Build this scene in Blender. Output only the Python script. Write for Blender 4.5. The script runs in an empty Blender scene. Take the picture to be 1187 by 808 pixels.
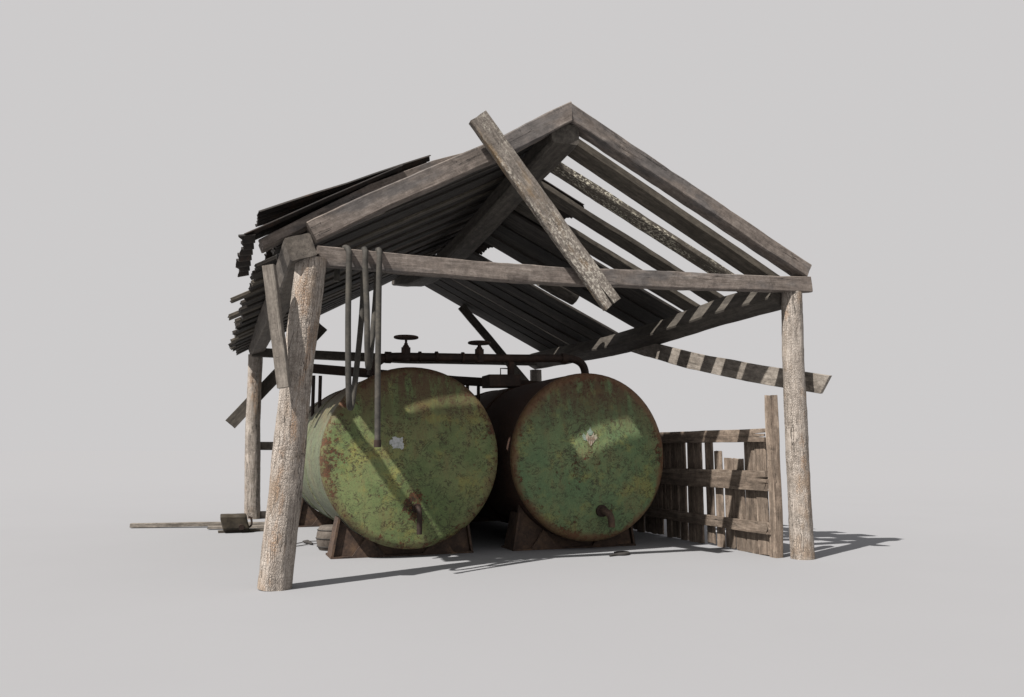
import bpy, bmesh, math, random
from mathutils import Vector, Matrix, noise
random.seed(7)
R = math.radians
sc = bpy.context.scene
COL = sc.collection

# ------------------------------------------------------------------ camera
cam = bpy.data.objects.new('camera', bpy.data.cameras.new('camera'))
COL.objects.link(cam)
cam.location = (0, 0, 1.30)
cam.rotation_euler = (R(90 + 7.147), 0, R(-20.054))
cam.data.sensor_width = 36
cam.data.lens = 941 / 1187 * 36
cam.data.clip_start = 0.05
cam.data.clip_end = 5000
sc.camera = cam

# ------------------------------------------------------------------ view, world, sun
sc.view_settings.view_transform = 'Standard'
sc.view_settings.look = 'None'
sc.view_settings.gamma = 1
sc.view_settings.use_curve_mapping = False
sc.view_settings.exposure = 1.0
w = bpy.data.worlds.new('World'); sc.world = w; w.use_nodes = True
bg = w.node_tree.nodes['Background']
BGC = (0.610, 0.597, 0.599)
bg.inputs[0].default_value = (*BGC, 1)
bg.inputs[1].default_value = 0.5
sun_az, sun_el = R(27.7), R(50.5)
sd = Vector((math.cos(sun_az) * math.cos(sun_el), math.sin(sun_az) * math.cos(sun_el), -math.sin(sun_el)))
sl = bpy.data.lights.new('sun', 'SUN'); sl.energy = 4.0; sl.angle = R(0.6); sl.color = (1.0, 0.955, 0.90)
so = bpy.data.objects.new('sun', sl); COL.objects.link(so)
so.rotation_euler = sd.to_track_quat('-Z', 'Y').to_euler(); so.location = (-6, 2, 12)
try:
    sc.cycles.max_bounces = 6
    sc.cycles.use_denoising = True
except Exception:
    pass

# ------------------------------------------------------------------ material helpers
class NT:
    def __init__(s, name):
        s.m = bpy.data.materials.new(name); s.m.use_nodes = True
        s.t = s.m.node_tree; s.n = s.t.nodes; s.l = s.t.links
        s.n.clear()
        s.out = s.n.new('ShaderNodeOutputMaterial')
        s.b = s.n.new('ShaderNodeBsdfPrincipled'); s.l.new(s.b.outputs[0], s.out.inputs[0])
        tc = s.n.new('ShaderNodeTexCoord'); oi = s.n.new('ShaderNodeObjectInfo')
        mul = s.n.new('ShaderNodeMath'); mul.operation = 'MULTIPLY'; mul.inputs[1].default_value = 37.0
        s.l.new(oi.outputs['Random'], mul.inputs[0])
        add = s.n.new('ShaderNodeVectorMath'); add.operation = 'ADD'
        cmb = s.n.new('ShaderNodeCombineXYZ')
        for k in range(3): s.l.new(mul.outputs[0], cmb.inputs[k])
        s.l.new(tc.outputs['Object'], add.inputs[0]); s.l.new(cmb.outputs[0], add.inputs[1])
        s.obj = tc.outputs['Object']; s.co = add.outputs[0]; s.rnd = oi.outputs['Random']
    def scale(s, v, co=None):
        m = s.n.new('ShaderNodeVectorMath'); m.operation = 'MULTIPLY'
        s.l.new(co or s.co, m.inputs[0]); m.inputs[1].default_value = v; return m.outputs[0]
    def noise(s, v, sc_=1.0, det=4, rough=.6, dist=0, co=None):
        n = s.n.new('ShaderNodeTexNoise'); s.l.new(s.scale(v, co), n.inputs['Vector'])
        n.inputs['Scale'].default_value = sc_; n.inputs['Detail'].default_value = det
        n.inputs['Roughness'].default_value = rough; n.inputs['Distortion'].default_value = dist
        return n.outputs[0]
    def voro(s, v, feat='DISTANCE_TO_EDGE', co=None, out=0):
        n = s.n.new('ShaderNodeTexVoronoi'); n.feature = feat; s.l.new(s.scale(v, co), n.inputs['Vector'])
        n.inputs['Scale'].default_value = 1; return n.outputs[out]
    def warp(s, amount, scale, co=None):
        n = s.n.new('ShaderNodeTexNoise'); s.l.new(s.scale((1, 1, 1), co), n.inputs['Vector']); n.inputs['Scale'].default_value = scale
        m = s.n.new('ShaderNodeVectorMath'); m.operation = 'MULTIPLY_ADD'
        s.l.new(n.outputs['Color'], m.inputs[0]); m.inputs[1].default_value = (amount,) * 3
        s.l.new(co or s.co, m.inputs[2]); return m.outputs[0]
    def ramp(s, x, stops):
        r = s.n.new('ShaderNodeValToRGB'); s.l.new(x, r.inputs[0]); e = r.color_ramp.elements
        while len(e) < len(stops): e.new(.5)
        for el, (p, c) in zip(e, stops):
            el.position = p; el.color = (*c, 1) if isinstance(c, tuple) else (c, c, c, 1)
        return r.outputs[0]
    def mix(s, f, a, b, mode='MIX'):
        m = s.n.new('ShaderNodeMix'); m.data_type = 'RGBA'; m.blend_type = mode
        for i, x in ((0, f), (6, a), (7, b)):
            if isinstance(x, (int, float)): m.inputs[i].default_value = x
            elif isinstance(x, tuple): m.inputs[i].default_value = (*x, 1)
            else: s.l.new(x, m.inputs[i])
        return m.outputs[2]
    def math(s, op, a, b=0.0, c=None):
        m = s.n.new('ShaderNodeMath'); m.operation = op
        for i, x in enumerate((a, b) if c is None else (a, b, c)):
            if isinstance(x, (int, float)): m.inputs[i].default_value = x
            else: s.l.new(x, m.inputs[i])
        return m.outputs[0]
    def mapr(s, x, a, b, c=0., d=1.):
        m = s.n.new('ShaderNodeMapRange'); s.l.new(x, m.inputs[0])
        for i, v in zip((1, 2, 3, 4), (a, b, c, d)): m.inputs[i].default_value = v
        m.interpolation_type = 'SMOOTHSTEP'; return m.outputs[0]
    def mapl(s, a, f, b):
        return s.math('ADD', s.math('MULTIPLY', a, f), s.math('MULTIPLY', b, 1 - f))
    def done(s, col, rough, height=None, dist=.01, strength=1.0, metal=0, spec=.3):
        s.l.new(col, s.b.inputs['Base Color'])
        if isinstance(rough, (int, float)): s.b.inputs['Roughness'].default_value = rough
        else: s.l.new(rough, s.b.inputs['Roughness'])
        s.b.inputs['Metallic'].default_value = metal
        s.b.inputs['Specular IOR Level'].default_value = spec
        if height is not None:
            bp = s.n.new('ShaderNodeBump'); bp.inputs['Strength'].default_value = strength; bp.inputs['Distance'].default_value = dist
            s.l.new(height, bp.inputs['Height']); s.l.new(bp.outputs[0], s.b.inputs['Normal'])
        return s.m

def wood(name, dark, mid, light, blotch=None, grain=1.0, crack=.5, rough=.85, lichen=None, bump=.006, vary=.25, cross=.0, grit=.12, lich=.54):
    s = NT(name)
    wc = s.warp(.03, 2.2)
    g1 = s.noise((1.1, 16 * grain, 16 * grain), 1, 5, .65, co=wc)
    g2 = s.noise((4, 90 * grain, 90 * grain), 1, 3, .6, co=wc)
    big = s.noise((1.0, 3, 3), 1.3, 4, .6)
    fine = s.noise((45, 60, 60), 1, 4, .7)
    g = s.math('ADD', s.math('MULTIPLY', s.mapl(g1, 1 - cross, s.noise((13, 4, 4), 1, 6, .75, co=wc)), .74 - grit), s.math('ADD', s.math('MULTIPLY', g2, .26), s.math('MULTIPLY', fine, grit)))
    col = s.ramp(g, [(.33, dark), (.5, mid), (.68, light)])
    bl = s.mapr(big, .48, .66)
    col = s.mix(s.math('MULTIPLY', bl, .7), col, blotch or tuple(x * .6 for x in mid), 'MIX')
    # fine mottling over everything
    mot = s.mapr(s.noise((9, 16, 16), 1, 5, .7), .32, .7, .72, 1.22)
    cm = s.n.new('ShaderNodeCombineXYZ')
    for k in range(3): s.l.new(mot, cm.inputs[k])
    col = s.mix(1.0, col, cm.outputs[0], 'MULTIPLY')
    # cracks running along the grain
    cr = s.noise((.9, 34 * grain, 34 * grain), 1, 2, .5, co=wc)
    crm = s.math('MULTIPLY', s.mapr(s.math('ABSOLUTE', s.math('SUBTRACT', cr, .5)), .0, .016, 1, 0), s.mapr(s.noise((1.5, 8, 8), 1, 2), .5, .62))
    # transverse saw marks and checks
    cx_ = s.noise((26, 2, 2), 1, 2, .5, co=wc)
    crx = s.math('MULTIPLY', s.mapr(s.math('ABSOLUTE', s.math('SUBTRACT', cx_, .5)), .0, .012, 1, 0), s.mapr(s.noise((3, 9, 9), 1, 2), .52, .68))
    dk = s.math('MAXIMUM', s.math('MULTIPLY', crm, crack), s.math('MULTIPLY', crx, crack * .6))
    col = s.mix(dk, col, tuple(x * .25 for x in dark))
    if lichen:
        lm = s.math('MULTIPLY', s.mapr(s.noise((24, 40, 40), 1, 5, .75), lich, lich + .08), s.mapr(s.noise((1.4, 5, 5), 1, 3), .45, .6))
        col = s.mix(lm, col, lichen)
    # each piece of timber its own tone
    v = s.math('ADD', s.math('MULTIPLY', s.rnd, vary * 2), 1 - vary)
    cv = s.n.new('ShaderNodeCombineXYZ')
    for k in range(3): s.l.new(v, cv.inputs[k])
    col = s.mix(1.0, col, cv.outputs[0], 'MULTIPLY')
    h = s.math('SUBTRACT', s.math('ADD', g, s.math('MULTIPLY', fine, .25)), s.math('MULTIPLY', dk, .8))
    return s.done(col, rough, h, bump, .9)

def logwood(name, dark, mid, light, tan, rough=.9):
    s = NT(name)
    wc = s.warp(.05, 7)
    # fine vertical fibre, cross checks and deep long splits
    fib = s.noise((2.2, 62, 62), 1, 4, .65, co=wc)
    fine = s.noise((60, 80, 80), 1, 4, .75)
    cell = s.voro((30, 62, 62), co=wc)
    cellm = s.mapr(cell, .0, .22, 1, 0)
    thr = s.mapr(s.noise((3, 5, 5), 1, 3), .3, .5)
    cellm = s.math('MULTIPLY', cellm, thr)
    spl = s.noise((.8, 26, 26), 1, 2, .5, co=wc)
    splm = s.math('MULTIPLY', s.mapr(s.math('ABSOLUTE', s.math('SUBTRACT', spl, .5)), 0, .02, 1, 0), s.mapr(s.noise((1.2, 6, 6), 1, 2), .40, .54))
    rg = s.noise((15, 5, 5), 1, 6, .75, co=wc)
    g = s.math('ADD', s.math('ADD', s.math('MULTIPLY', fib, .50), s.math('MULTIPLY', rg, .32)), s.math('MULTIPLY', fine, .18))
    col = s.ramp(g, [(.36, dark), (.49, mid), (.64, light)])
    big = s.mapr(s.noise((1.6, 3, 3), 1, 4, .65), .5, .68)
    col = s.mix(s.math('MULTIPLY', big, .65), col, tan)
    org = s.math('MULTIPLY', s.mapr(s.noise((1.1, 3.5, 3.5), 1, 4, .7), .56, .66), s.mapr(fine, .35, .6))
    col = s.mix(s.math('MULTIPLY', org, .6), col, (.27, .145, .065))
    pale = s.mapr(s.noise((2.5, 5, 5), 1.2, 5, .7), .52, .7)
    col = s.mix(s.math('MULTIPLY', pale, .5), col, light)
    hx = s.noise((34, 3.5, 3.5), 1, 3, .6, co=wc)
    hxm = s.math('MULTIPLY', s.mapr(s.math('ABSOLUTE', s.math('SUBTRACT', hx, .5)), 0, .022, 1, 0), s.mapr(s.noise((5, 9, 9), 1, 3), .44, .56))
    col = s.mix(s.math('MULTIPLY', hxm, .5), col, dark)
    col = s.mix(s.math('MAXIMUM', s.math('MULTIPLY', cellm, .22), s.math('MULTIPLY', splm, .95)), col, tuple(x * .22 for x in dark))
    h = s.math('SUBTRACT', s.math('ADD', g, 0.0), s.math('MAXIMUM', s.math('MULTIPLY', cellm, .5), splm))
    return s.done(col, rough, h, .012, .85)

M = {}
M['post'] = logwood('weathered_log', (.13, .108, .090), (.30, .262, .228), (.46, .415, .37), (.26, .185, .125))
M['beam'] = wood('brown_grey_beam', (.050, .041, .035), (.132, .110, .096), (.255, .224, .200), (.078, .074, .074), crack=1.0, cross=.42, vary=.08, grit=.2)
M['dark'] = wood('old_board_shade_tone', (.014, .012, .010), (.034, .029, .025), (.062, .054, .047), (.020, .018, .017), crack=.8, vary=.4)  # old boards, the shade under the roof put into their colour
M['slat'] = wood('roof_slat', (.030, .025, .020), (.070, .060, .048), (.120, .105, .085), (.045, .038, .03), crack=.8)
M['plate'] = wood('wall_plate_wood', (.030, .026, .022), (.066, .058, .049), (.105, .094, .080), (.050, .044, .038), crack=.6, vary=.05)
M['mossy'] = wood('rough_lichen_board', (.050, .042, .036), (.150, .130, .112), (.30, .27, .235), (.22, .145, .070), grain=.8, crack=.9, lichen=(.40, .37, .32), bump=.016, vary=.05, cross=.35, grit=.34, lich=.50)
M['grey'] = wood('grey_plank', (.060, .052, .044), (.165, .145, .125), (.28, .255, .225), (.11, .095, .08), crack=.8, grit=.2)
M['fence'] = wood('brown_fence_board', (.040, .031, .024), (.158, .122, .095), (.330, .272, .220), (.090, .071, .056), crack=1.0, vary=.18, grit=.2)

M['slat2'] = wood('front_plate_wood', (.040, .034, .028), (.105, .090, .076), (.175, .155, .135), (.070, .062, .055), crack=.6, vary=.05, cross=.4)
M['mossy2'] = wood('slat_with_pale_lichen', (.030, .025, .020), (.075, .064, .052), (.13, .115, .095), (.05, .042, .034), crack=.8, lichen=(.50, .47, .38), lich=.515, grit=.3)
def metal(name, c1, c2, c3, rough=.75, bump=.004):
    s = NT(name)
    a = s.noise((3, 3, 3), 1, 6, .7); b = s.noise((22, 22, 22), 1, 5, .7)
    g = s.math('ADD', s.math('MULTIPLY', a, .6), s.math('MULTIPLY', b, .4))
    col = s.ramp(g, [(.38, c1), (.52, c2), (.66, c3)])
    return s.done(col, rough, b, bump, .8, spec=.3)
M['sheet'] = metal('blackened_sheet', (.008, .007, .007), (.018, .014, .012), (.045, .026, .018))
M['pipe'] = metal('dark_rusty_pipe', (.012, .008, .007), (.026, .015, .011), (.055, .028, .018))
M['saddle'] = metal('rusty_brown_steel', (.022, .015, .012), (.060, .038, .027), (.12, .075, .045))
M['hose'] = metal('grey_rubber_hose', (.026, .025, .023), (.050, .046, .040), (.085, .076, .062), .8, .003)
M['can'] = metal('dark_olive_metal', (.018, .014, .010), (.038, .030, .020), (.075, .058, .040), .6)
M['drum'] = metal('grey_brown_drum', (.055, .045, .038), (.10, .085, .072), (.16, .14, .12), .85)
M['scrap'] = metal('dark_scrap', (.02, .018, .017), (.035, .032, .03), (.06, .055, .05), .8)

def tankmat(name, base1, base2, yellow, rustc, darkc, blots, shell=False, shellrust=.5, edge=None, edgef=.85):
    """object space: y = axis (0 at the front rim), x/z from the centre; radius 1.12"""
    s = NT(name)
    sep = s.n.new('ShaderNodeSeparateXYZ'); s.l.new(s.obj, sep.inputs[0])
    x, y, z = sep.outputs
    rr = s.math('SQRT', s.math('ADD', s.math('MULTIPLY', x, x), s.math('MULTIPLY', z, z)))
    ang_n = s.noise((1.3, 1.3, 1.3), 1, 5, .65)
    big = s.noise((1.6, 1.6, 1.6), 1, 6, .7)
    med = s.noise((11, 11, 11), 1, 8, .78)
    fine = s.noise((38, 38, 38), 1, 5, .75)
    streak = s.noise((9, 9, 1.6), 1, 5, .7)
    col = s.mix(s.mapr(big, .38, .62), base1, base2)
    col = s.mix(s.math('MULTIPLY', s.mapr(s.noise((2.3, 2.3, 2.3), 1, 5, .7), .5, .66), .75), col, yellow)
    col = s.mix(s.math('MULTIPLY', s.mapr(fine, .42, .64), .5), col, tuple(k * 1.5 for k in base1))
    col = s.mix(s.math('MULTIPLY', s.mapr(s.noise((60, 60, 60), 1, 3, .8), .5, .66), .38), col, tuple(k * .42 for k in base1))
    # broad brown staining in the paint
    stain = s.mapr(s.math('ADD', s.math('MULTIPLY', streak, .6), s.math('MULTIPLY', big, .4)), .5, .66)
    col = s.mix(s.math('MULTIPLY', stain, .3), col, tuple(k * 1.4 for k in rustc))
    # chipped rust: the threshold falls towards the rim and round the blots
    rim = s.mapr(rr, .86, 1.12)
    bias = s.math('MULTIPLY', rim, .085)
    if shell: bias = s.math('ADD', bias, shellrust)
    for (bx, bz, br, bs) in blots:
        dx = s.math('SUBTRACT', x, bx); dz = s.math('SUBTRACT', z, bz)
        d = s.math('SQRT', s.math('ADD', s.math('MULTIPLY', dx, dx), s.math('MULTIPLY', dz, dz)))
        bias = s.math('ADD', bias, s.math('MULTIPLY', s.mapr(d, br * .15, br, 1, 0), bs))
    rn = s.math('ADD', s.math('ADD', s.math('MULTIPLY', med, .72), s.math('MULTIPLY', fine, .28)), bias)
    rm = s.mapr(rn, .595, .635)
    rcol = s.mix(s.mapr(fine, .4, .6), darkc, rustc)
    col = s.mix(s.math('MULTIPLY', rm, .93), col, rcol)
    # small dark scratches
    wc = s.warp(.25, 4)
    sc1 = s.noise((8, 8, 12), 1, 5, .75, .5, co=wc)
    scm = s.math('MULTIPLY', s.mapr(s.math('ABSOLUTE', s.math('SUBTRACT', sc1, .5)), 0, .042, 1, 0), s.mapr(s.noise((6, 6, 6), 1, 5, .75), .44, .53))
    col = s.mix(s.math('MULTIPLY', scm, .9), col, darkc)
    fl = s.math('MULTIPLY', s.mapr(s.noise((16, 16, 34), 1, 7, .82, 1.5), .58, .605), s.mapr(s.noise((3, 3, 3), 1, 5, .75), .38, .56))
    col = s.mix(s.math('MULTIPLY', fl, .75), col, s.mix(s.mapr(big, .4, .6), darkc, rustc))
    # rust streaks from the top, with the upper face's shade put into the colour
    top = s.math('MULTIPLY', s.mapr(z, .1, 1.0), s.mapr(streak, .30, .56))
    col = s.mix(s.math('MULTIPLY', top, .8), col, tuple((k + .01) * .62 for k in rustc))
    if edge: col = s.mix(s.math('MULTIPLY', s.mapr(s.math('ADD', rr, s.math('MULTIPLY', s.math('SUBTRACT', big, .5), .34)), 1.0, 1.09), edgef), col, edge)
    h = s.math('SUBTRACT', s.math('ADD', s.math('MULTIPLY', fine, .5), s.math('MULTIPLY', med, .4)), s.math('MULTIPLY', rm, .55))
    return s.done(col, s.mapr(rm, 0, 1, .62, .9), h, .006, .9, spec=.25)
G1, G2, YL = (.092, .128, .050), (.146, .168, .072), (.235, .212, .064)
RU, DK = (.105, .040, .022), (.028, .018, .014)
M['tankL_face'] = tankmat('green_flaking_paint', G1, G2, YL, RU, DK, [(.0, -.56, .24, .13), (.03, -.78, .13, .12), (-.93, .0, .42, .07), (-.2, -.5, .4, .03), (.9, .35, .3, .05)], edge=(.085, .045, .026), edgef=.4)
M['tankR_face'] = tankmat('deep_green_flaking_paint', (.088, .140, .066), (.135, .172, .078), (.235, .225, .070), RU, DK, [(-.12, .0, .36, .08), (-.3, -.28, .3, .06), (.18, -.72, .16, .12), (.98, .1, .4, .06), (0, 1.0, .5, .06), (-.3, -.95, .25, .07)], edge=(.135, .072, .040), edgef=.8)
M['tankL_shell'] = tankmat('green_shell_with_rust', (.098, .118, .068), (.130, .145, .092), (.16, .15, .075), RU, DK, [], True, -.09)
M['tankR_shell'] = tankmat('rusted_shell', (.045, .050, .030), (.055, .055, .035), (.07, .055, .03), (.065, .027, .017), DK, [], True, .14)
def flatmat(name, c, c2, rough=.7):
    s = NT(name); return s.done(s.mix(s.mapr(s.noise((30, 30, 30), 1, 5, .75), .4, .6), c, c2), rough)
M['sticker'] = flatmat('pale_grey_sticker', (.42, .43, .44), (.27, .29, .27))
M['crest'] = flatmat('faded_pink_sign', (.34, .29, .24), (.22, .21, .15))
M['crest2'] = flatmat('faded_grey_green_sign', (.21, .25, .22), (.13, .18, .13))
M['red'] = flatmat('faded_red_print', (.21, .12, .085), (.15, .10, .07))

# ground: a matt sheet as bright as the backdrop
gm = NT('pale_grey_floor')
gm.n.remove(gm.b)
df = gm.n.new('ShaderNodeBsdfDiffuse'); gm.l.new(df.outputs[0], gm.out.inputs[0])
GA = (0.2385, 0.2415, 0.2520)
nz = gm.noise((.35, .35, .35), 1, 4, .6, co=gm.obj)
gc = gm.mix(gm.mapr(nz, .3, .7), tuple(k * .975 for k in GA), tuple(k * .99 for k in GA))
sepg = gm.n.new('ShaderNodeVectorMath'); sepg.operation = 'LENGTH'; gm.l.new(gm.obj, sepg.inputs[0])
far = gm.mapr(sepg.outputs['Value'], 8, 30)  # floor colour lightened with distance, painting its fade into the backdrop
gc = gm.mix(far, gc, GA)
gm.l.new(gc, df.inputs[0]); M['ground'] = gm.m

# ------------------------------------------------------------------ object helpers
def tag(o, label=None, cat=None, group=None, kind=None):
    for k, v in (('label', label), ('category', cat), ('group', group), ('kind', kind)):
        if v: o[k] = v
    return o
def thing(name, loc, label, cat, group=None):
    o = bpy.data.objects.new(name, None); COL.objects.link(o); o.location = loc; o.empty_display_size = .3
    return tag(o, label, cat, group)
def link(name, bm, mat, parent=None, mw=None, smooth=None):
    """mw = world matrix of the mesh; parents are empties or parts with known world matrices"""
    me = bpy.data.meshes.new(name); bm.normal_update(); bm.to_mesh(me); bm.free()
    mats = mat if isinstance(mat, (list, tuple)) else [mat]
    for m in mats: me.materials.append(m)
    if smooth is not None:
        for p in me.polygons: p.use_smooth = True
        if smooth < 180:
            try: me.set_sharp_from_angle(angle=R(smooth))
            except Exception: pass
    o = bpy.data.objects.new(name, me); COL.objects.link(o)
    mw = mw or Matrix.Identity(4)
    if parent is not None:
        o.parent = parent
        o.matrix_parent_inverse = Matrix.Identity(4)
        o.matrix_basis = WM(parent).inverted() @ mw
    else: o.matrix_basis = mw
    return o
def WM(o):
    m = o.matrix_basis.copy()
    p = o.parent
    while p is not None:
        m = p.matrix_basis @ m; p = p.parent
    return m

def frame(p0, p1, up=Vector((0, 0, 1)), roll=0.0):
    X = (p1 - p0).normalized(); up = Vector(up)
    if abs(X.dot(up)) > .98: up = Vector((0, 1, 0))
    Y = up.cross(X).normalized(); Z = X.cross(Y).normalized()
    if roll:
        q = Matrix.Rotation(R(roll), 3, X); Y = q @ Y; Z = q @ Z
    m = Matrix.Identity(4)
    for i, v in enumerate((X, Y, Z)):
        for k in range(3): m[k][i] = v[k]
    m.translation = p0
    return m

def interp(path, t):
    """piecewise path by arc length, t 0..1"""
    L = [0]
    for a, b in zip(path, path[1:]): L.append(L[-1] + (b - a).length)
    d = t * L[-1]
    for i in range(len(path) - 1):
        if d <= L[i + 1] or i == len(path) - 2:
            f = (d - L[i]) / max(1e-6, L[i + 1] - L[i]); return path[i].lerp(path[i + 1], f)

def beam(name, path, wd, ht, mat, parent=None, roll=0.0, up=(0, 0, 1), rag=.0, worn=.006, ch=None, seg=.18,
         cut0=None, cut1=None, taper=None, seed=None, split=None, smooth=38, below=0):
    """squared timber along a path. wd across, ht along `up`. rag = raggedness of the ends.
    cut = (point, normal): ends trimmed to that plane. Axis = local X so the grain runs along it."""
    path = [Vector(p) for p in path]
    L = sum((b - a).length for a, b in zip(path, path[1:]))
    n = max(3, int(L / seg))
    mw = frame(path[0], path[-1], Vector(up), roll); inv = mw.inverted()
    ch = ch if ch is not None else min(wd, ht) * .07
    sd_ = random.random() * 100 if seed is None else seed
    bm = bmesh.new(); rings = []
    W2, H2 = wd / 2, ht / 2
    prof = []
    k = max(1, int(round(wd / .09))); j = max(1, int(round(ht / .09)))
    k = min(k, 4); j = min(j, 4)
    for i in range(k + 1): prof.append((-W2 + ch + (wd - 2 * ch) * i / k, -H2))
    for i in range(j + 1): prof.append((W2, -H2 + ch + (ht - 2 * ch) * i / j))
    for i in range(k + 1): prof.append((W2 - ch - (wd - 2 * ch) * i / k, H2))
    for i in range(j + 1): prof.append((-W2, H2 - ch - (ht - 2 * ch) * i / j))
    for i in range(n + 1):
        t = i / n; c = inv @ interp(path, t); sc_ = 1 if not taper else 1 + (taper - 1) * t
        ring = []
        for q, (y, z) in enumerate(prof):
            v = Vector((c.x, c.y + y * sc_, c.z + z * sc_))
            nn = noise.noise_vector(Vector((v.x * 1.3 + sd_, v.y * 5, v.z * 5)))
            n2 = noise.noise_vector(Vector((v.x * 6 + sd_, v.y * 9, v.z * 9)))
            v += Vector((0, nn.y, nn.z)) * worn + Vector((0, n2.y, n2.z)) * worn * .45
            if i in (0, n) and rag:
                v.x += (random.random() - .5) * rag
            ring.append(bm.verts.new(v))
        rings.append(ring)
    m3 = mw.to_3x3()
    for cut, ring in ((cut0, rings[0]), (cut1, rings[-1])):
        if cut:
            P, N = Vector(cut[0]), Vector(cut[1]); X = m3 @ Vector((1, 0, 0))
            for v in ring:
                wv = mw @ v.co; t = (P - wv).dot(N) / X.dot(N); v.co = inv @ (wv + X * t)
    K = len(prof)
    for a, b in zip(rings, rings[1:]):
        for q in range(K):
            bm.faces.new((a[q], b[q], b[(q + 1) % K], a[(q + 1) % K]))
    for ring, flip in ((rings[0], 0), (rings[-1], 1)):
        cv = bm.verts.new(sum((v.co for v in ring), Vector()) / K)
        for q in range(K):
            f = (ring[q], ring[(q + 1) % K], cv)
            bm.faces.new(f if not flip else f[::-1])
    bmesh.ops.recalc_face_normals(bm, faces=bm.faces[:])
    return link(name, bm, mat, parent, mw, smooth)

def split_end(o, cuts, end=0.0):
    """saw-like splits running in from one end of a timber: (depth, z0, z1) each, by boolean"""
    sg = 1 if end == 0 else -1
    for (dep, z0, z1) in cuts:
        b = bmesh.new(); wv = []
        for yy in (-.12, .12):
            wv.append([b.verts.new((end + sg * dep, yy, (z0 + z1) / 2)), b.verts.new((end - sg * .06, yy, z1)), b.verts.new((end - sg * .06, yy, z0))])
        b.faces.new(wv[0]); b.faces.new(wv[1][::-1])
        for a in range(3): b.faces.new((wv[0][a], wv[1][a], wv[1][(a + 1) % 3], wv[0][(a + 1) % 3]))
        bmesh.ops.recalc_face_normals(b, faces=b.faces[:])
        me = bpy.data.meshes.new('wedge'); b.to_mesh(me); b.free()
        wo = bpy.data.objects.new('wedge', me); COL.objects.link(wo); wo.matrix_basis = WM(o)
        bpy.context.view_layer.update()
        md = o.modifiers.new('split', 'BOOLEAN'); md.operation = 'DIFFERENCE'; md.object = wo; md.solver = 'EXACT'
        dg = bpy.context.evaluated_depsgraph_get(); m2 = bpy.data.meshes.new_from_object(o.evaluated_get(dg))
        o.modifiers.clear(); o.data = m2; bpy.data.objects.remove(wo)
    return o

def tube(name, pts, r, mat, parent=None, n=12, mw=None, cap=True, rfun=None, smooth=50, closed=False):
    """round tube through world points (mesh in a frame at the first point)"""
    pts = [Vector(p) for p in pts]
    mw = mw or Matrix.Translation(pts[0]); inv = mw.inverted(); P = [inv @ p for p in pts]
    bm = bmesh.new(); rings = []; N = len(P)
    prev = None
    for i, p in enumerate(P):
        if closed: t = (P[(i + 1) % N] - P[i - 1]).normalized()
        else: t = (P[min(i + 1, N - 1)] - P[max(i - 1, 0)]).normalized()
        if prev is None:
            a = Vector((0, 0, 1)) if abs(t.z) < .9 else Vector((1, 0, 0)); u = t.cross(a).normalized()
        else: u = (prev - t * prev.dot(t)).normalized()
        prev = u; v = t.cross(u)
        rad = rfun(i / (N - 1)) if rfun else r
        rings.append([bm.verts.new(p + (u * math.cos(2 * math.pi * k / n) + v * math.sin(2 * math.pi * k / n)) * rad) for k in range(n)])
    pairs = list(zip(rings, rings[1:])) + ([(rings[-1], rings[0])] if closed else [])
    for a, b in pairs:
        for k in range(n): bm.faces.new((a[k], a[(k + 1) % n], b[(k + 1) % n], b[k]))
    if cap and not closed:
        bm.faces.new(rings[0][::-1]); bm.faces.new(rings[-1])
    bmesh.ops.recalc_face_normals(bm, faces=bm.faces[:])
    return link(name, bm, mat, parent, mw, smooth)

def smoothpath(pts, k=6):
    P = [Vector(p) for p in pts]; out = []
    for i in range(len(P) - 1):
        a, b, c, d = P[max(i - 1, 0)], P[i], P[i + 1], P[min(i + 2, len(P) - 1)]
        for j in range(k):
            t = j / k
            out.append(.5 * ((2 * b) + (c - a) * t + (2 * a - 5 * b + 4 * c - d) * t * t + (3 * b - a - 3 * c + d) * t ** 3))
    out.append(P[-1]); return out

def log(name, path, r0, r1, mat, parent=None, knots=True, topcut=0.0):
    path = [Vector(p) for p in path]
    mw = frame(path[0], path[-1], Vector((0, 1, 0))); inv = mw.inverted()
    bm = bmesh.new(); n = 90; K = 48; rings = []; sd_ = random.random() * 50
    for i in range(n + 1):
        t = i / n; c = inv @ interp(path, t); r = r0 + (r1 - r0) * t
        ring = []
        for k in range(K):
            a = 2 * math.pi * k / K
            q = Vector((c.x * .8 + sd_, math.cos(a) * 1.1, math.sin(a) * 1.1))
            q2 = Vector((c.x * 2.2 + sd_, math.cos(a) * 3.5, math.sin(a) * 3.5))
            q3 = Vector((c.x * 1.2 + sd_, math.cos(a) * 11, math.sin(a) * 11))
            q4 = Vector((c.x * 14 + sd_, math.cos(a) * 9, math.sin(a) * 9))
            rr = r * (1 + .07 * noise.noise(q) + .045 * noise.noise(q2)) - .010 * max(0, abs(noise.noise(q3)) * -3 + 1) * .5 + .0045 * noise.noise(q4)
            x = c.x
            if i == n: x += topcut * math.cos(a)
            ring.append(bm.verts.new((x, c.y + math.cos(a) * rr, c.z + math.sin(a) * rr)))
        rings.append(ring)
    for a, b in zip(rings, rings[1:]):
        for k in range(K): bm.faces.new((a[k], a[(k + 1) % K], b[(k + 1) % K], b[k]))
    for ring in (rings[0], rings[-1]):
        cv = bm.verts.new(sum((v.co for v in ring), Vector()) / K)
        for k in range(K): bm.faces.new((ring[k], ring[(k + 1) % K], cv))
    bmesh.ops.recalc_face_normals(bm, faces=bm.faces[:])
    return link(name, bm, mat, parent, mw, 60)

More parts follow.
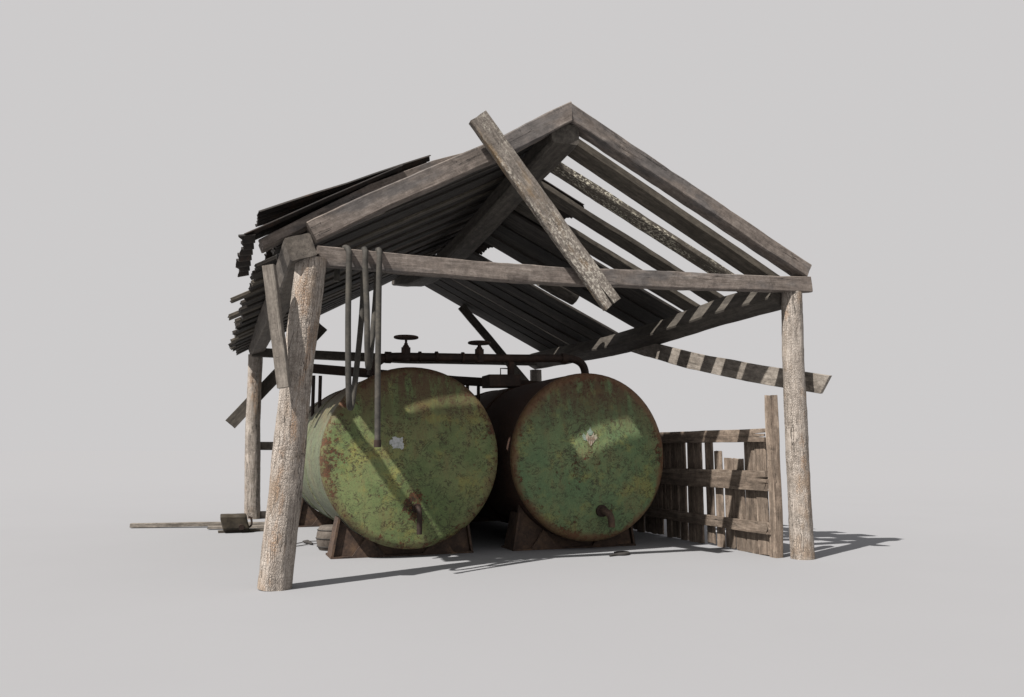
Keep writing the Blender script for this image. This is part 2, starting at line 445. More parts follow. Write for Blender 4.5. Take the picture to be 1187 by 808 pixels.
def corrugated(name, c00, c10, c11, c01, pitch, amp, mat, parent, rag=0.02, nslope=6):
    """sheet with corners on the ridge side/eave side: c00 ridge-near, c10 eave-near, c11 eave-far, c01 ridge-far; waves vary from near to far"""
    c00, c10, c11, c01 = [Vector(c) for c in (c00, c10, c11, c01)]
    nrm = (c10 - c00).cross(c01 - c00).normalized()
    if nrm.z < 0: nrm = -nrm
    W = (c01 - c00).length; nw = int(W / pitch * 8); mw = frame(c00, c10); inv = mw.inverted()
    bm = bmesh.new(); top = []; bot = []
    jag = [random.uniform(-rag, rag) for _ in range(nw + 1)]
    for i in range(nslope + 1):
        u = i / nslope; rt, rb = [], []
        for j in range(nw + 1):
            v = j / nw
            p = c00.lerp(c10, u).lerp(c01.lerp(c11, u), v)
            if i == nslope: p = p + (c10 - c00).normalized() * jag[j // 4 * 4 % (nw + 1)]
            wob = .012 * noise.noise(Vector((p.x * 2, p.y * 2, 3)))
            p = p + nrm * (amp * math.sin(2 * math.pi * v * W / pitch) + wob)
            rt.append(bm.verts.new(inv @ (p + nrm * .0035))); rb.append(bm.verts.new(inv @ (p - nrm * .0035)))
        top.append(rt); bot.append(rb)
    for i in range(nslope):
        for j in range(nw):
            bm.faces.new((top[i][j], top[i + 1][j], top[i + 1][j + 1], top[i][j + 1]))
            bm.faces.new((bot[i][j], bot[i][j + 1], bot[i + 1][j + 1], bot[i + 1][j]))
    for j in range(nw):
        bm.faces.new((top[0][j], top[0][j + 1], bot[0][j + 1], bot[0][j]))
        bm.faces.new((top[-1][j], bot[-1][j], bot[-1][j + 1], top[-1][j + 1]))
    for i in range(nslope):
        bm.faces.new((top[i][0], bot[i][0], bot[i + 1][0], top[i + 1][0]))
        bm.faces.new((top[i][-1], top[i + 1][-1], bot[i + 1][-1], bot[i][-1]))
    bmesh.ops.recalc_face_normals(bm, faces=bm.faces[:])
    return link(name, bm, mat, parent, mw, 50)

def box(bm, lo, hi, mt=None):
    v = [bm.verts.new((x, y, z)) for x in (lo[0], hi[0]) for y in (lo[1], hi[1]) for z in (lo[2], hi[2])]
    if mt:
        for q in v: q.co = mt @ q.co
    fs = []
    for f in ((0, 1, 3, 2), (4, 6, 7, 5), (0, 4, 5, 1), (2, 3, 7, 6), (0, 2, 6, 4), (1, 5, 7, 3)): fs.append(bm.faces.new([v[i] for i in f]))
    return v, fs

# ------------------------------------------------------------------ ground
bm = bmesh.new(); S = 1800
vs = [bm.verts.new(p) for p in ((-S, -S, 0), (S, -S, 0), (S, S, 0), (-S, S, 0))]
bm.faces.new(vs)
tag(link('ground', bm, M['ground'], None, Matrix.Translation((3.6, 12, 0))), kind='structure')

# ------------------------------------------------------------------ the shed
shed = thing('open_shed', (3.65, 12.2, 0), 'derelict open timber shed on four log posts, its slatted roof half stripped', 'shed')
# posts
log('post', [(.60, 8.20, 0), (.665, 8.17, .9), (.75, 8.14, 2.2), (.835, 8.12, 3.19)], .158, .146, M['post'], shed, topcut=.02)
log('post', [(6.755, 8.25, 0), (6.745, 8.25, 1.2), (6.735, 8.24, 2.4), (6.75, 8.235, 3.27)], .143, .126, M['post'], shed)
log('post', [(.757, 16.56, 0), (.70, 16.56, 1.8), (.70, 16.56, 3.16)], .150, .135, M['post'], shed)
log('post', [(6.62, 16.5, 0), (6.60, 16.5, 1.5), (6.58, 16.5, 3.05)], .135, .125, M['grey'], shed)
# plates carried by the posts, turned to the roof pitch
beam('wall_plate', [(.712, 7.95, 3.262), (.715, 10.5, 3.235), (.70, 13.5, 3.24), (.700, 16.75, 3.29)], .265, .235, M['slat2'], shed, roll=-19, worn=.008)
beam('wall_plate', [(6.66, 8.30, 3.25), (6.63, 9.6, 3.235), (6.63, 11.2, 3.17), (6.63, 13.0, 3.16), (6.63, 15.0, 3.22), (6.63, 16.8, 3.27)], .29, .27, M['plate'], shed, roll=27, worn=.010)
# tie beams
beam('tie_beam', [(.90, 8.19, 3.235), (1.57, 8.19, 3.226), (3.0, 8.19, 3.219), (3.7, 8.19, 3.235), (4.5, 8.19, 3.262), (5.8, 8.19, 3.318), (6.97, 8.19, 3.368)], .145, .19, M['beam'], shed, worn=.014, seg=.1, rag=.02)
beam('tie_beam', [(.62, 16.42, 3.19), (3.6, 16.42, 3.17), (6.75, 16.42, 3.23)], .14, .17, M['plate'], shed)
# ridge beam, sagging behind the front
rp = [(8.18, 4.905), (9.3, 4.82), (10.2, 4.745), (11.3, 4.64), (12.4, 4.56), (13.6, 4.53), (14.6, 4.56), (15.6, 4.67), (17.1, 4.96)]
beam('ridge_beam', [(3.638, y, z) for y, z in rp], .342, .245, M['plate'], shed, worn=.010, ch=.03)
# verge rafters
cut = ((3.693, 8.2, 5), (1, 0, 0))
beam('rafter', [(.835, 8.222, 3.472), (1.484, 8.222, 3.866), (2.80, 8.222, 4.597), (3.69, 8.222, 5.152)], .205, .215, M['beam'], shed, cut1=cut, worn=.015, seg=.1)
beam('rafter', [(6.95, 8.225, 3.540), (5.3, 8.225, 4.362), (3.69, 8.225, 5.152)], .205, .192, M['beam'], shed, cut1=cut, worn=.014, seg=.1)

def sag(y):  # how far the ridge line has dropped
    pts = [(8.1, 0), (9.3, .05), (10.2, .10), (12.4, .22), (13.6, .25), (15.0, .22), (16.6, .12), (17.2, .08)]
    for (a, p), (b, q) in zip(pts, pts[1:]):
        if y <= b: return p + (q - p) * max(0, (y - a)) / (b - a)
    return .08
def zr(x, y):   # underside of the right slope
    zt = 5.06 - sag(y) * .75; ze = 3.49 - .13 * min(1, max(0, (y - 8.5) / 4))
    return zt + (ze - zt) * (x - 3.66) / (6.90 - 3.66)
def zl(x, y):   # underside of the left slope
    ze = 3.28 - .12 * min(1, max(0, (y - 10) / 4)); zt = 5.085 - sag(y) * 1.0
    return ze + (zt - ze) * (x - .36) / (3.60 - .36)

def roofboard(zf, xa, xb, ya, yb, y2a, y2b, th, mat, rag=.03, lift=0.0, liftb=0.0, worn=.006, seg=.2, name='roof_board'):
    """board from the ridge (xa, between ya..yb) to the eave (xb, between y2a..y2b)"""
    ca, cb = (ya + yb) / 2, (y2a + y2b) / 2; wd = ((yb - ya) + (y2b - y2a)) / 2
    p = []
    for t in (0, .33, .66, 1):
        x = xa + (xb - xa) * t; y = ca + (cb - ca) * t
        p.append((x, y, zf(x, y) + th / 2 / math.cos(R(27)) + lift + (liftb - lift) * t))
    return beam(name, p, wd, th, mat, shed, rag=rag, worn=worn, seg=seg, ch=.006)

# --- right slope: loose slats near the front
roofboard(zr, 3.76, 7.00, 8.49, 8.80, 8.64, 8.985, .095, M['slat'])
roofboard(zr, 3.72, 6.93, 9.14, 9.385, 9.18, 9.47, .075, M['mossy2'], worn=.012, seg=.1)
roofboard(zr, 3.72, 6.90, 9.80, 10.10, 9.86, 10.17, .07, M['slat'], worn=.011, seg=.1)
roofboard(zr, 3.72, 6.92, 10.50, 10.84, 10.46, 10.85, .07, M['slat'], worn=.011, seg=.1)
# ... and close boarding further back
def panel(zf, y0, y1, xa, xb, mat, th=.045, wmin=.20, wmax=.32, ragx=.03, lap=.02, step=.020):
    y = y0; k = 0
    while y < y1 - .08:
        b = min(y + random.uniform(wmin, wmax), y1)
        if y1 - b < .1: b = y1
        roofboard(zf, xa + random.uniform(-.02, .02), xb + random.uniform(-ragx, ragx), y, b + lap, y, b + lap, th, mat,
                  lift=(k % 2) * step, liftb=(k % 2) * step + random.uniform(0, .02))
        y = b; k += 1
panel(zr, 10.97, 12.47, 3.70, 6.92, M['dark'])
panel(zr, 13.13, 15.00, 3.70, 6.93, M['dark'])
panel(zr, 15.10, 16.60, 3.70, 6.93, M['dark'])
# corrugated sheets lying on the right slope along the ridge
def rsheet(y0, y1, x0, x1, lift):
    z = lambda x, y: zr(x, y) + .105 + lift
    corrugated('roof_sheet', (x0, y0, z(x0, y0)), (x1, y0, z(x1, y0)), (x1, y1, z(x1, y1)), (x0, y1, z(x0, y1)), .13, .022, M['sheet'], shed, rag=.05)
rsheet(9.86, 11.35, 3.66, 4.66, .03)
rsheet(11.3, 13.35, 3.66, 4.28, .01)

# --- left slope: close boarding with two slits
# first board stands proud behind the verge
beam('roof_board', [(.36, 8.35, 3.335), (1.45, 8.35, 4.03), (2.1, 8.35, 4.36), (2.8, 8.35, 4.63)], .23, .10, M['beam'], shed, worn=.007, rag=.02, ch=.006)
roofboard(zl, 3.70, 2.3, 8.34, 8.50, 8.34, 8.50, .05, M['dark'])
random.seed(21)
def lboard(ya, yb, xe=None, xa=3.79, k=0, mat=None, th=.045, lift=None):
    l = k * .014 if lift is None else lift
    roofboard(zl, xa, xe if xe is not None else .36 + random.uniform(-.03, .03), ya, yb, ya, yb, th, mat or M['dark'], lift=l, liftb=l)
# slit at y 8.57-8.64 for x 1.75-3.0
lboard(8.48, 8.57, .50); lboard(8.56, 8.71, .50, 1.55); lboard(8.56, 8.71, 3.08)
lboard(8.68, 8.90, .50, k=1)
# slit at y 9.03-9.11 for x .87-1.75
lboard(8.89, 9.03, .57); lboard(9.01, 9.18, 1.75, k=1); lboard(9.01, 9.18, .57, .87, k=1)
lboard(9.145, 9.24, .57)
y = 9.22; k = 1; q = 0
XE = [.36, .33, .37, .35, .34, .13, .30, .27, .33, .26, .13, .30, .22, .31, .24, .27, .22, .25, .31, .20, .27, .18, .24, .29, .22, .26]
while y < 16.75:
    b = min(y + random.uniform(.19, .31), 16.8)
    lboard(y, b + .012, XE[q % 26], lift=(k % 2) * .02 + random.uniform(0, .006), mat=M['slat'] if q % 7 in (5, 3) else None); y = b; k += 1; q += 1
# narrow corrugated strip on the eave and a sheet with its lower edge lifted
corrugated('roof_sheet', (.30, 8.16, 3.40), (.175, 8.16, 3.375), (.175, 9.9, 3.34), (.30, 9.9, 3.37), .25, .03, M['sheet'], shed, rag=.035)
corrugated('roof_sheet', (2.12, 8.42, 4.535), (.33, 8.42, 3.705), (.33, 9.0, 3.70), (2.12, 9.0, 4.46), .13, .02, M['sheet'], shed, rag=.012)
corrugated('roof_sheet', (2.0, 9.40, zl(2.0, 9.4) + .26), (.50, 9.40, zl(.5, 9.4) + .40), (.50, 10.7, zl(.5, 10.7) + .30), (2.0, 10.7, zl(2.0, 10.7) + .2), .13, .02, M['sheet'], shed, rag=.012)  # added sheet, blocks the bright sky below the lifted one
corrugated('roof_sheet', (1.75, 8.15, 4.29), (.20, 8.15, 3.395), (.20, 8.54, 3.385), (1.75, 8.54, 4.27), .13, .012, M['sheet'], shed, rag=.01)
# knee braces and rails
beam('brace', [(.425, 7.93, 3.05), (.60, 7.885, 1.885)], .115, .075, M['grey'], shed, up=(0, 1, 0), roll=25, worn=.005)
beam('brace', [(.285, 16.72, 1.80), (1.99, 16.72, 3.81)], .055, .235, M['plate'], shed, worn=.006, rag=.015, up=(0, 0, 1))
beam('brace', [(4.80, 16.30, 4.33), (6.52, 16.30, 2.47)], .06, .165, M['plate'], shed, worn=.006)
beam('rail', [(.74, 16.66, 1.385), (3.7, 16.66, 1.37), (6.62, 16.64, 1.38)], .06, .16, M['grey'], shed, worn=.006)
beam('brace', [(7.13, 8.13, 2.11), (6.72, 9.11, 2.335), (6.63, 10.41, 2.635), (6.69, 12.3, 3.10)], .06, .245, M['grey'], shed, worn=.008, cut0=((7.13, 8.13, 2.11), (-.35, .78, .62)))
log('timber_stub', [(5.15, 12.66, 4.22), (5.82, 12.72, 3.95)], .145, .15, M['plate'], shed)

# split board leaning across the gable (two prongs at the foot)
lb = thing('loose_board', (4.10, 7.95, 2.92), 'thick rough lichen-covered board lying aslant across the front gable, split at its foot', 'board')
o = beam('plank', [(2.518, 7.99, 4.862), (3.3, 7.99, 3.90), (4.10, 7.99, 2.91)], .085, .232, M['mossy'], lb, worn=.010, rag=.012, seg=.05)
L = (Vector((2.518, 0, 4.862)) - Vector((4.10, 0, 2.91))).length
split_end(o, [(.30, -.022, .016)], L)

# ------------------------------------------------------------------ tanks
RAD = 1.12; CZ = 1.222
def domey(r):
    """depth of the end in front of the rim plane (y = 0) at radius r (negative = towards the viewer)"""
    r = min(r, RAD)
    k = RAD - .10
    if r >= k: return -.09 + .09 * (1 - math.sqrt(max(0, 1 - ((r - k) / .10) ** 2)))
    return -.09 - .09 * (1 - (r / k) ** 2)
def tank(cx, yf, length, fm, sm, label, rusty):
    t = thing('storage_tank', (cx, yf + length / 2, 0), label, 'tank', 'pair of old fuel tanks under the shed')
    mw = Matrix.Translation((cx, yf, CZ))
    def lathe(name, prof, mat, n=72, close=False):
        bm = bmesh.new(); rings = []
        for (r, y) in prof:
            if r < 1e-4: rings.append([bm.verts.new((0, y, 0))]); continue
            ring = []
            for k in range(n):
                a = 2 * math.pi * k / n
                d = .008 * noise.noise(Vector((math.cos(a) * 1.6, y * 1.3, math.sin(a) * 1.6)) + Vector((cx, 0, 0)))
                ring.append(bm.verts.new((math.cos(a) * (r + d), y + d * 1.5, math.sin(a) * (r + d))))
            rings.append(ring)
        for a, b in zip(rings, rings[1:]):
            if len(a) == 1:
                for k in range(n): bm.faces.new((a[0], b[(k + 1) % n], b[k]))
            elif len(b) == 1:
                for k in range(n): bm.faces.new((a[k], a[(k + 1) % n], b[0]))
            else:
                for k in range(n): bm.faces.new((a[k], a[(k + 1) % n], b[(k + 1) % n], b[k]))
        bmesh.ops.recalc_face_normals(bm, faces=bm.faces[:])
        return link(name, bm, mat, t, mw, 35)
    lathe('front_end', [(0, domey(0))] + [(r, domey(r)) for r in (.2, .4, .6, .8, .95, 1.02, 1.045, 1.065, 1.085, 1.10, 1.112, 1.118, 1.12)] + [(RAD, .03)], fm)
    pr = [(RAD - .004, .028)]
    for i in range(1, 24):
        y = .03 + (length - .06) * i / 24
        pr.append((RAD - .004, y))
        if i in (8, 16): pr += [(RAD + .012, y + .005), (RAD + .012, y + .045), (RAD - .004, y + .05)]
    lathe('shell', pr + [(RAD - .004, length - .02)], sm)
    lathe('rear_end', [(RAD, length - .03), (RAD, length), (RAD - .03, length + .05), (.8, length + .1), (0, length + .15)], sm)
    # saddles: web plate, base, side flange, gussets
    for ys in (.22, length - .75):
        bm = bmesh.new(); y0, y1 = ys, ys + .03; off = -.04 if cx < 3 else -.13; cs = cx + off
        xs = [off - .80 + 1.60 * i / 24 for i in range(25)]
        wob = [(x, max(.015, CZ - math.sqrt(max(0, (RAD + .004) ** 2 - x * x)))) for x in xs]
        # web as quads between the floor and the belly of the tank
        fr = []; bk = []
        for (x, zz) in wob:
            xb = off + (x - off) * 1.075
            fr.append((bm.verts.new((cx + xb, yf + y0, .02)), bm.verts.new((cx + x, yf + y0, zz))))
            bk.append((bm.verts.new((cx + xb, yf + y1, .02)), bm.verts.new((cx + x, yf + y1, zz))))
        for i in range(24):
            bm.faces.new((fr[i][0], fr[i + 1][0], fr[i + 1][1], fr[i][1])); bm.faces.new((bk[i][0], bk[i][1], bk[i + 1][1], bk[i + 1][0]))
            bm.faces.new((fr[i][1], fr[i + 1][1], bk[i + 1][1], bk[i][1])); bm.faces.new((fr[i][0], bk[i][0], bk[i + 1][0], fr[i + 1][0]))
        bm.faces.new((fr[0][0], fr[0][1], bk[0][1], bk[0][0])); bm.faces.new((fr[-1][0], bk[-1][0], bk[-1][1], fr[-1][1]))
        bmesh.ops.recalc_face_normals(bm, faces=bm.faces[:])
        sd2 = link('saddle', bm, M['saddle'], t, None, 20)
        bm = bmesh.new()
        box(bm, (cs - .90, yf + y0 - .055, 0.0), (cs + .90, yf + y0 + .42, .022))
        for s_ in (-1, 1):   # side flange, leaning in towards the belly
            v, f = box(bm, (0, 0, 0), (1, 1, 1))
            for i, vv in enumerate(v):
                top = i % 2; yy = (i // 2) % 2; xx = i // 4
                ztop = .49
                xo = (.895 - .075 * top) - .028 * (1 - xx)
                vv.co = Vector((cs + s_ * xo, yf + y0 - .045 + yy * (.36 - .05 * top), .0225 + (ztop - .03) * top))
            for g_ in (.30,):  # gusset triangles in front of the web
                pts = [(.90 - g_ - .36, .022), (.90 - g_ + .04, .022), (.90 - g_ - .14, .26)]
                a = [bm.verts.new((cs + s_ * px, yf + y0 - .034 - (.0 if pz > .1 else .012), pz)) for px, pz in pts]
                b = [bm.verts.new((cs + s_ * px, yf + y0 - .004, pz)) for px, pz in pts]
                bm.faces.new(a); bm.faces.new(b[::-1])
                for i in range(3): bm.faces.new((a[i], b[i], b[(i + 1) % 3], a[(i + 1) % 3]))
        bmesh.ops.recalc_face_normals(bm, faces=bm.faces[:])
        link('flange', bm, M['saddle'], sd2, None, 20)
    return t
tl = tank(2.32, 9.97, 5.3, M['tankL_face'], M['tankL_shell'], 'left green tank with square pale sticker, lying nearest the leaning log post', 0)
tr = tank(4.745, 9.97, 5.3, M['tankR_face'], M['tankR_shell'], 'right green tank with faded pink crest mark and rusty curved outlet, beside the board fence', 1)

def onface(cx, u, v, off=.004):
    """world point on the end of a tank, u right and v up from its centre"""
    return Vector((cx + u, 9.97 + domey(math.hypot(u, v)) - off, CZ + v))
def decal(name, cx, outline, mat, parent, off=.006, th=.004):
    bm = bmesh.new()
    a = [bm.verts.new(onface(cx, u, v, off)) for u, v in outline]; b = [bm.verts.new(onface(cx, u, v, off - th)) for u, v in outline]
    bm.faces.new(a); bm.faces.new(b[::-1]); n = len(a)
    for i in range(n): bm.faces.new((a[i], b[i], b[(i + 1) % n], a[(i + 1) % n]))
    bmesh.ops.recalc_face_normals(bm, faces=bm.faces[:])
    return link(name, bm, mat, parent)
# square sticker with torn edges on the left tank
random.seed(5)
def ragged(u0, v0, u1, v1, j=.012, n=7):
    o_ = []
    for i in range(n): o_.append((u0 + (u1 - u0) * i / n, v0 + random.uniform(-j, j)))
    for i in range(n): o_.append((u1 + random.uniform(-j, j), v0 + (v1 - v0) * i / n))
    for i in range(n): o_.append((u1 + (u0 - u1) * i / n, v1 + random.uniform(-j, j)))
    for i in range(n): o_.append((u0 + random.uniform(-j, j), v1 + (v0 - v1) * i / n))
    return o_
decal('sticker', 2.32, ragged(-.285, .095, -.155, .235, .012), M['sticker'], tl)
decal('sticker', 2.32, ragged(-.318, .15, -.28, .20, .010, 4), M['sticker'], tl)
# crest on the right tank: shield body, red bars, flame above
def U(a, b): return (a - .065, b + .0)
decal('crest_mark', 4.745, [U(-.09, .27), U(-.045, .20), U(.0, .135), U(.045, .185), U(.10, .235), U(.085, .29), U(.055, .265), U(.045, .315), U(.02, .27), U(.0, .26), U(-.02, .27), U(-.045, .315), U(-.06, .27)], M['crest'], tr)
decal('crest_mark', 4.745, [U(-.12, .265), U(-.10, .215), U(-.06, .20), U(-.075, .28), U(-.10, .30)], M['crest2'], tr, .0075)
decal('crest_mark', 4.745, [U(-.05, .325), U(-.02, .275), U(.015, .275), U(.045, .32), U(.02, .335), U(.0, .385), U(-.02, .345)], M['crest2'], tr, .0085)
bm = bmesh.new()
for u in (-.040, -.014, .012, .038):
    lo = .19 if abs(u) > .03 else .155
    pts = [(u - .064, lo), (u - .056, lo), (u - .056, .262), (u - .064, .262)]
    bm.faces.new([bm.verts.new(onface(4.745, a, b, .0105)) for a, b in pts])
bm.faces.new([bm.verts.new(onface(4.745, a, b, .012)) for a, b in ((-.12, .222), (.0, .222), (.0, .230), (-.12, .230))])
link('crest_bars', bm, M['red'], tr)
# outlets
def elbow(cx, u, v, par, side, ln, r=.045):
    p = onface(cx, u, v, 0)
    f = tube('flange', [p + Vector((0, .03, 0)), p + Vector((0, -.035, 0))], r * 1.75, M['pipe'], par, 20)
    pts = [p + Vector((0, 0, 0)), p + Vector((side * .01, -.07, .0)), p + Vector((side * .045, -.115, -.025)), p + Vector((side * .075, -.13, -.085)), p + Vector((side * .085, -.13, -ln))]
    return tube('outlet_pipe', smoothpath(pts), r, M['saddle'] if side == 1 else M['pipe'], par, 16)
elbow(4.745, .10, -.715, tr, 1, .20)
elbow(2.32, .03, -.62, tl, .1, .30, .032)

# ------------------------------------------------------------------ pipework joining the tanks
pw = thing('tank_pipework', (3.4, 10.6, 2.34), 'rusty pipe linking the tops of both tanks, with two handwheel valves', 'pipework')
pp = [(1.90, 10.6, 2.27), (1.93, 10.6, 2.38), (2.02, 10.6, 2.48), (2.16, 10.6, 2.528), (2.6, 10.6, 2.545), (3.3, 10.6, 2.562), (4.0, 10.6, 2.58), (4.62, 10.6, 2.605), (4.80, 10.6, 2.602), (4.925, 10.6, 2.55), (4.985, 10.6, 2.45), (5.0, 10.6, 2.27)]
tube('pipe', smoothpath(pp, 5), .057, M['pipe'], pw, 18)
for x, zz in ((4.66, 2.606), (2.12, 2.52)):
    tube('collar', [(x - .04, 10.6, zz), (x + .04, 10.6, zz)], .078, M['pipe'], pw, 18)
for x, zz in ((2.55, 2.49), (2.78, 2.50), (3.15, 2.505), (3.37, 2.51)):
    f = tube('flange', [(x - .016, 10.6, zz + .055), (x + .016, 10.6, zz + .055)], .074, M['pipe'], pw, 18)
for x, z0, zt, rw in ((2.36, 2.60, 2.800, .150), (3.39, 2.62, 2.772, .145)):
    tube('valve_body', smoothpath([(x, 10.6, z0 - .12), (x, 10.6, z0 + .05), (x, 10.6, z0 + .06), (x, 10.6, z0 + .12)], 3), .05, M['pipe'], pw, 16,
         rfun=lambda t: .062 if t < .55 else (.045 if t < .8 else .026))
    vs_ = tube('valve_stem', [(x, 10.6, z0 + .05), (x, 10.6, zt + .012)], .017, M['pipe'], pw, 10)
    hw = tube('handwheel', [(x + rw * math.cos(a * math.pi / 16), 10.6 + rw * math.sin(a * math.pi / 16), zt) for a in range(32)], .017, M['pipe'], pw, 8, closed=True, mw=Matrix.Translation((x, 10.6, zt)))
    bm = bmesh.new()
    for a in range(5):
        mt = Matrix.Rotation(a * 2 * math.pi / 5 + .3, 4, 'Z'); box(bm, (.0, -.012, -.008), (rw, .012, .008), mt)
    for k in range(1): box(bm, (-.03, -.03, -.03), (.03, .03, .012))
    link('spokes', bm, M['pipe'], hw, Matrix.Translation((x, 10.6, zt)))
# upright, box and small bracket hanging under the pipe between the tanks
tube('riser', [(3.86, 10.62, 2.56), (3.86, 10.62, 2.30)], .05, M['pipe'], pw, 16)
beam('junction_box', [(3.50, 10.65, 2.245), (3.95, 10.65, 2.26)], .34, .17, M['pipe'], pw, worn=.002)
tube('bracket', [(3.80, 10.6, 2.43), (3.70, 10.6, 2.43), (3.70, 10.6, 2.32)], .009, M['pipe'], pw, 8)

# long steel bearer standing on thin legs across both tanks
br = thing('steel_bearer', (3.4, 12.5, 2.33), 'dark steel bearer on thin legs running across both tanks behind the valves', 'bearer')
beam('bearer', [(1.18, 12.5, 2.535), (3.6, 12.5, 2.41), (5.3, 12.5, 2.36)], .12, .135, M['pipe'], br, worn=.002)
for x in (1.375, 1.475, 3.80, 3.985):
    cxx = 2.32 if x < 3 else 4.745
    zb = CZ + math.sqrt(RAD ** 2 - (x - cxx) ** 2) - .02
    tube('leg', [(x, 12.5, zb), (x, 12.5, 2.42)], .027, M['pipe'], br, 10)

# ------------------------------------------------------------------ hose hung over the tie beam
ho = thing('hose', (1.34, 8.12, 3.32), 'long grey rubber hose hung in loops over the front tie beam by the leaning post', 'hose')
F, B = 8.075, 8.305
hp = [(1.125, F - .02, 3.03), (1.12, F - .01, 3.12), (1.135, F, 3.24), (1.165, 8.13, 3.345), (1.185, 8.17, 3.365), (1.20, 8.05, 3.30)]
hp = [(1.115, B, 3.02), (1.125, B, 3.2), (1.15, 8.26, 3.335), (1.175, 8.16, 3.345), (1.195, 8.06, 3.285), (1.20, 8.06, 3.1), (1.205, 8.06, 2.6), (1.215, 8.04, 2.1), (1.235, 8.07, 1.80),
      (1.265, 8.16, 1.72), (1.30, 8.25, 1.82), (1.345, 8.30, 2.2), (1.385, 8.305, 2.8), (1.385, 8.305, 3.2), (1.375, 8.27, 3.335), (1.365, 8.16, 3.345), (1.36, 8.06, 3.285), (1.365, 8.06, 3.1), (1.39, 8.06, 2.7), (1.40, 8.06, 2.35),
      (1.43, 8.14, 2.13), (1.47, 8.24, 2.28), (1.51, 8.31, 2.7), (1.53, 8.305, 3.15), (1.52, 8.26, 3.335), (1.51, 8.16, 3.348), (1.505, 8.06, 3.285), (1.505, 8.06, 3.0), (1.51, 8.06, 2.4), (1.515, 8.06, 1.9), (1.52, 8.035, 1.36)]
tube('hose_line', smoothpath(hp, 8), .0295, M['hose'], ho, 14)
tube('coupling', [(1.52, 8.035, 1.40), (1.52, 8.035, 1.33)], .036, M['pipe'], ho, 14)

# ------------------------------------------------------------------ board fence
fe = thing('board_fence', (6.5, 10.4, 0), 'weathered brown board fence with broken pickets beside the right tank', 'fence')
beam('fence_post', [(6.535, 8.44, 0), (6.545, 8.44, .5), (6.53, 8.44, .9), (6.522, 8.42, 1.4), (6.515, 8.41, 1.98)], .115, .125, M['fence'], fe, worn=.012, rag=.02, up=(0, 1, 0))
def rail(z0, z1, h0, th=.05, x=6.455):
    return beam('rail', [(x, 8.49, z0), (x, 10.4, (z0 + z1) / 2 - .005), (x, 13.3, z1)], th, h0, M['fence'], fe, worn=.006, rag=.05)
split_end(rail(1.488, 1.50, .165), [(.24, .015, .036), (.16, -.028, -.012)])
split_end(rail(.922, .915, .245), [(.20, .02, .05), (.17, -.035, -.018)])
rail(.345, .35, .145)
random.seed(11)
# (near edge y, far edge y, bottom z, top z)
pk = [(8.545, 8.765, 0, 1.45), (8.775, 9.005, 0, 1.45), (9.018, 9.235, .0, 1.19), (9.245, 9.455, .02, 1.19), (9.500, 9.672, 0.0, 1.295), (9.728, 9.905, .03, 1.52),
      (9.985, 10.175, .0, 1.55), (10.185, 10.368, .0, 1.55), (10.415, 10.60, .0, 1.50), (10.62, 10.815, .02, 1.50), (10.83, 10.985, .0, 1.5), (11.0, 11.085, .26, 1.5)]
y = 11.09
while y < 13.2:
    b = y + random.uniform(.17, .24); pk.append((y, b - .012, random.uniform(0, .03), random.uniform(1.45, 1.53))); y = b
for i, (a, b, zb, zt) in enumerate(pk):
    c = (a + b) / 2; tl_ = random.uniform(-.008, .008)
    beam('picket', [(6.512 + (i % 3) * .006, c, zb + .003), (6.514 + (i % 2) * .009, c + tl_, zt)], b - a, .032, M['fence'], fe, up=(1, 0, 0), rag=.025, worn=.006, seg=.12, ch=.010, taper=1.0)

# ------------------------------------------------------------------ things on the ground
def plank(label, path, wd, th, mat, group=None, roll=0, name='loose_plank'):
    o = beam(name, path, wd, th, mat, None, worn=.006, rag=.02, roll=roll)
    return tag(o, label, 'plank', group)
G_ = 'planks scattered on the ground left of the shed'
plank('longest pale plank on the ground, its free end reaching far left of the shed', [(-1.25, 15.3, .045), (-.2, 15.02, .055), (1.15, 14.75, .045)], .10, .07, M['grey'], G_)
plank('middle plank on the ground, sticking out a little left of the dark can', [(-.03, 14.55, .035), (1.1, 14.40, .035)], .11, .045, M['grey'], G_)
plank('short front plank lying under the dark can', [(.13, 13.93, .02), (1.1, 14.02, .02)], .10, .038, M['slat'], G_)
plank('small wood offcut on the ground at the foot of the rear left post', [(.88, 16.62, .07), (1.15, 16.52, .07)], .10, .13, M['grey'], G_, name='wood_offcut')

# jerry can lying on its side
cn = thing('fuel_can', (.39, 13.95, .04), 'dark olive metal can lying on planks, its round cap facing the front', 'can')
bm = bmesh.new()
prof = []
for (cy, cz_, r, a0, a1) in ((.10, .235, .05, 0, 90), (-.08, .225, .06, 90, 200), (-.135, .055, .05, 180, 270), (.10, .05, .05, 270, 360)):
    for k in range(7):
        a = R(a0 + (a1 - a0) * k / 6); prof.append((cy + r * math.cos(a), cz_ + r * math.sin(a)))
xs = [(-.195, .90), (-.19, .99), (-.17, 1.0), (-.06, 1.0), (-.05, .985), (.05, .985), (.06, 1.0), (.17, 1.0), (.19, .97), (.20, .88)]
rings = []
cy_, cz0 = -.02, .145
for x, s_ in xs: rings.append([bm.verts.new((x + (-.03 if zq > .15 else .015), cy_ + (yq - cy_) * s_, cz0 + (zq - cz0) * s_)) for yq, zq in prof])
for v in bm.verts: v.co.z *= .87
K = len(prof)
for a, b in zip(rings, rings[1:]):
    for k in range(K): bm.faces.new((a[k], a[(k + 1) % K], b[(k + 1) % K], b[k]))
bm.faces.new(rings[0][::-1]); bm.faces.new(rings[-1])
bmesh.ops.recalc_face_normals(bm, faces=bm.faces[:])
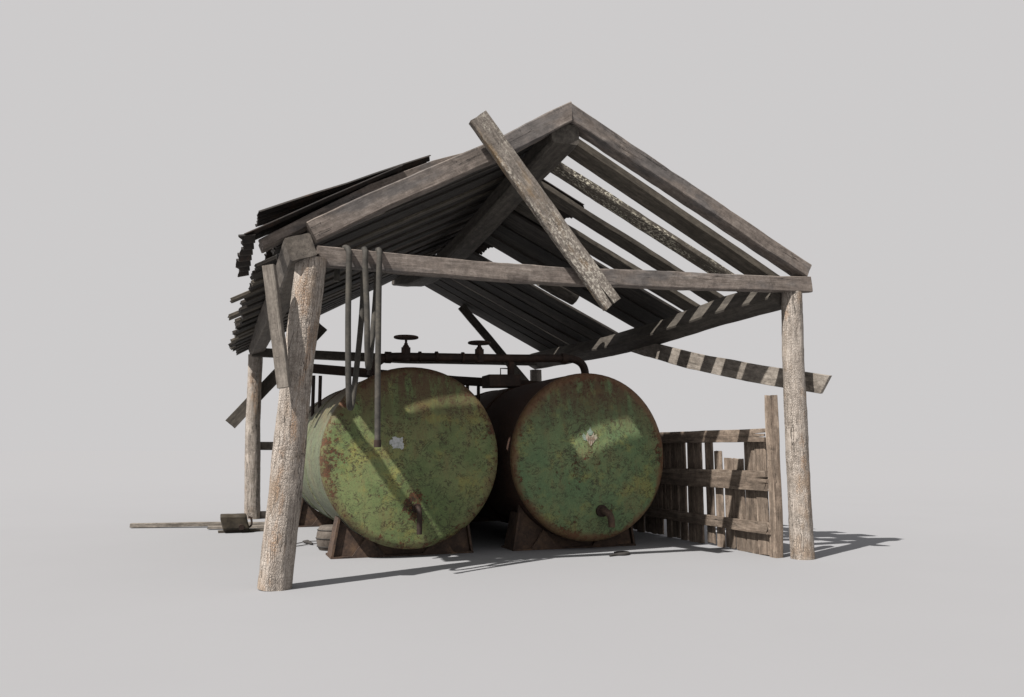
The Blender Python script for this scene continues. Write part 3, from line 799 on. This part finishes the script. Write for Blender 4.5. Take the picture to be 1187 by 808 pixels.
link('can_body', bm, M['can'], cn, Matrix.Translation((.375, 13.96, .04)), 40)
tube('cap', [(.47, 13.80, .095), (.47, 13.755, .09)], .045, M['pipe'], cn, 16)
tube('handle', smoothpath([(.575, 13.88, .24), (.615, 13.88, .22), (.625, 13.88, .12), (.585, 13.88, .08)], 4), .016, M['pipe'], cn, 8)

# small keg standing by the left tank
kg = thing('small_keg', (1.53, 11.12, 0), 'small grey-brown keg standing on the ground behind the front foot of the left tank', 'keg')
tube('keg_body', [(1.53, 11.12, .31 * i / 12) for i in range(13)], .2, M['drum'], kg, 32, rfun=lambda t: .165 + .045 * math.sin(math.pi * min(1, max(0, t))) ** .7)
for zz in (.05, .155, .26):
    rr_ = .165 + .045 * math.sin(math.pi * zz / .31) ** .7 + .003
    tube('hoop', [(1.53 + rr_ * math.cos(a * math.pi / 20), 11.12 + rr_ * math.sin(a * math.pi / 20), zz) for a in range(40)], .007, M['scrap'], kg, 6, closed=True)

# wires on the ground
wr = thing('wire_scrap', (1.28, 11.9, 0), 'two thin wires held by a dark clip on the ground between leaning post and keg', 'wire')
tube('wire', smoothpath([(.95, 11.72, .012), (1.15, 11.90, .012), (1.30, 12.02, .02), (1.5, 12.1, .012), (1.62, 12.05, .012)], 5), .006, M['scrap'], wr, 6)
tube('wire', smoothpath([(1.02, 11.50, .012), (1.18, 11.62, .012), (1.33, 11.72, .018), (1.55, 11.74, .012)], 5), .006, M['scrap'], wr, 6)
tube('clip', [(1.25, 12.04, .02), (1.29, 11.88, .03), (1.34, 11.70, .02)], .02, M['scrap'], wr, 8, rfun=lambda t: .013 + .016 * math.sin(math.pi * t))
# dark twisted shape in front of the right tank
so_ = tube('twisted_shape', smoothpath([(4.64, 9.20, .012), (4.76, 9.25, .014), (4.86, 9.24, .016), (4.95, 9.31, .016), (4.90, 9.40, .018), (4.82, 9.44, .016)], 5), .02, M['scrap'], None, 8,
           rfun=lambda t: .010 + .018 * math.sin(math.pi * t))
tag(so_, 'small dark twisted shape lying on the floor in front of the right tank', 'scrap')
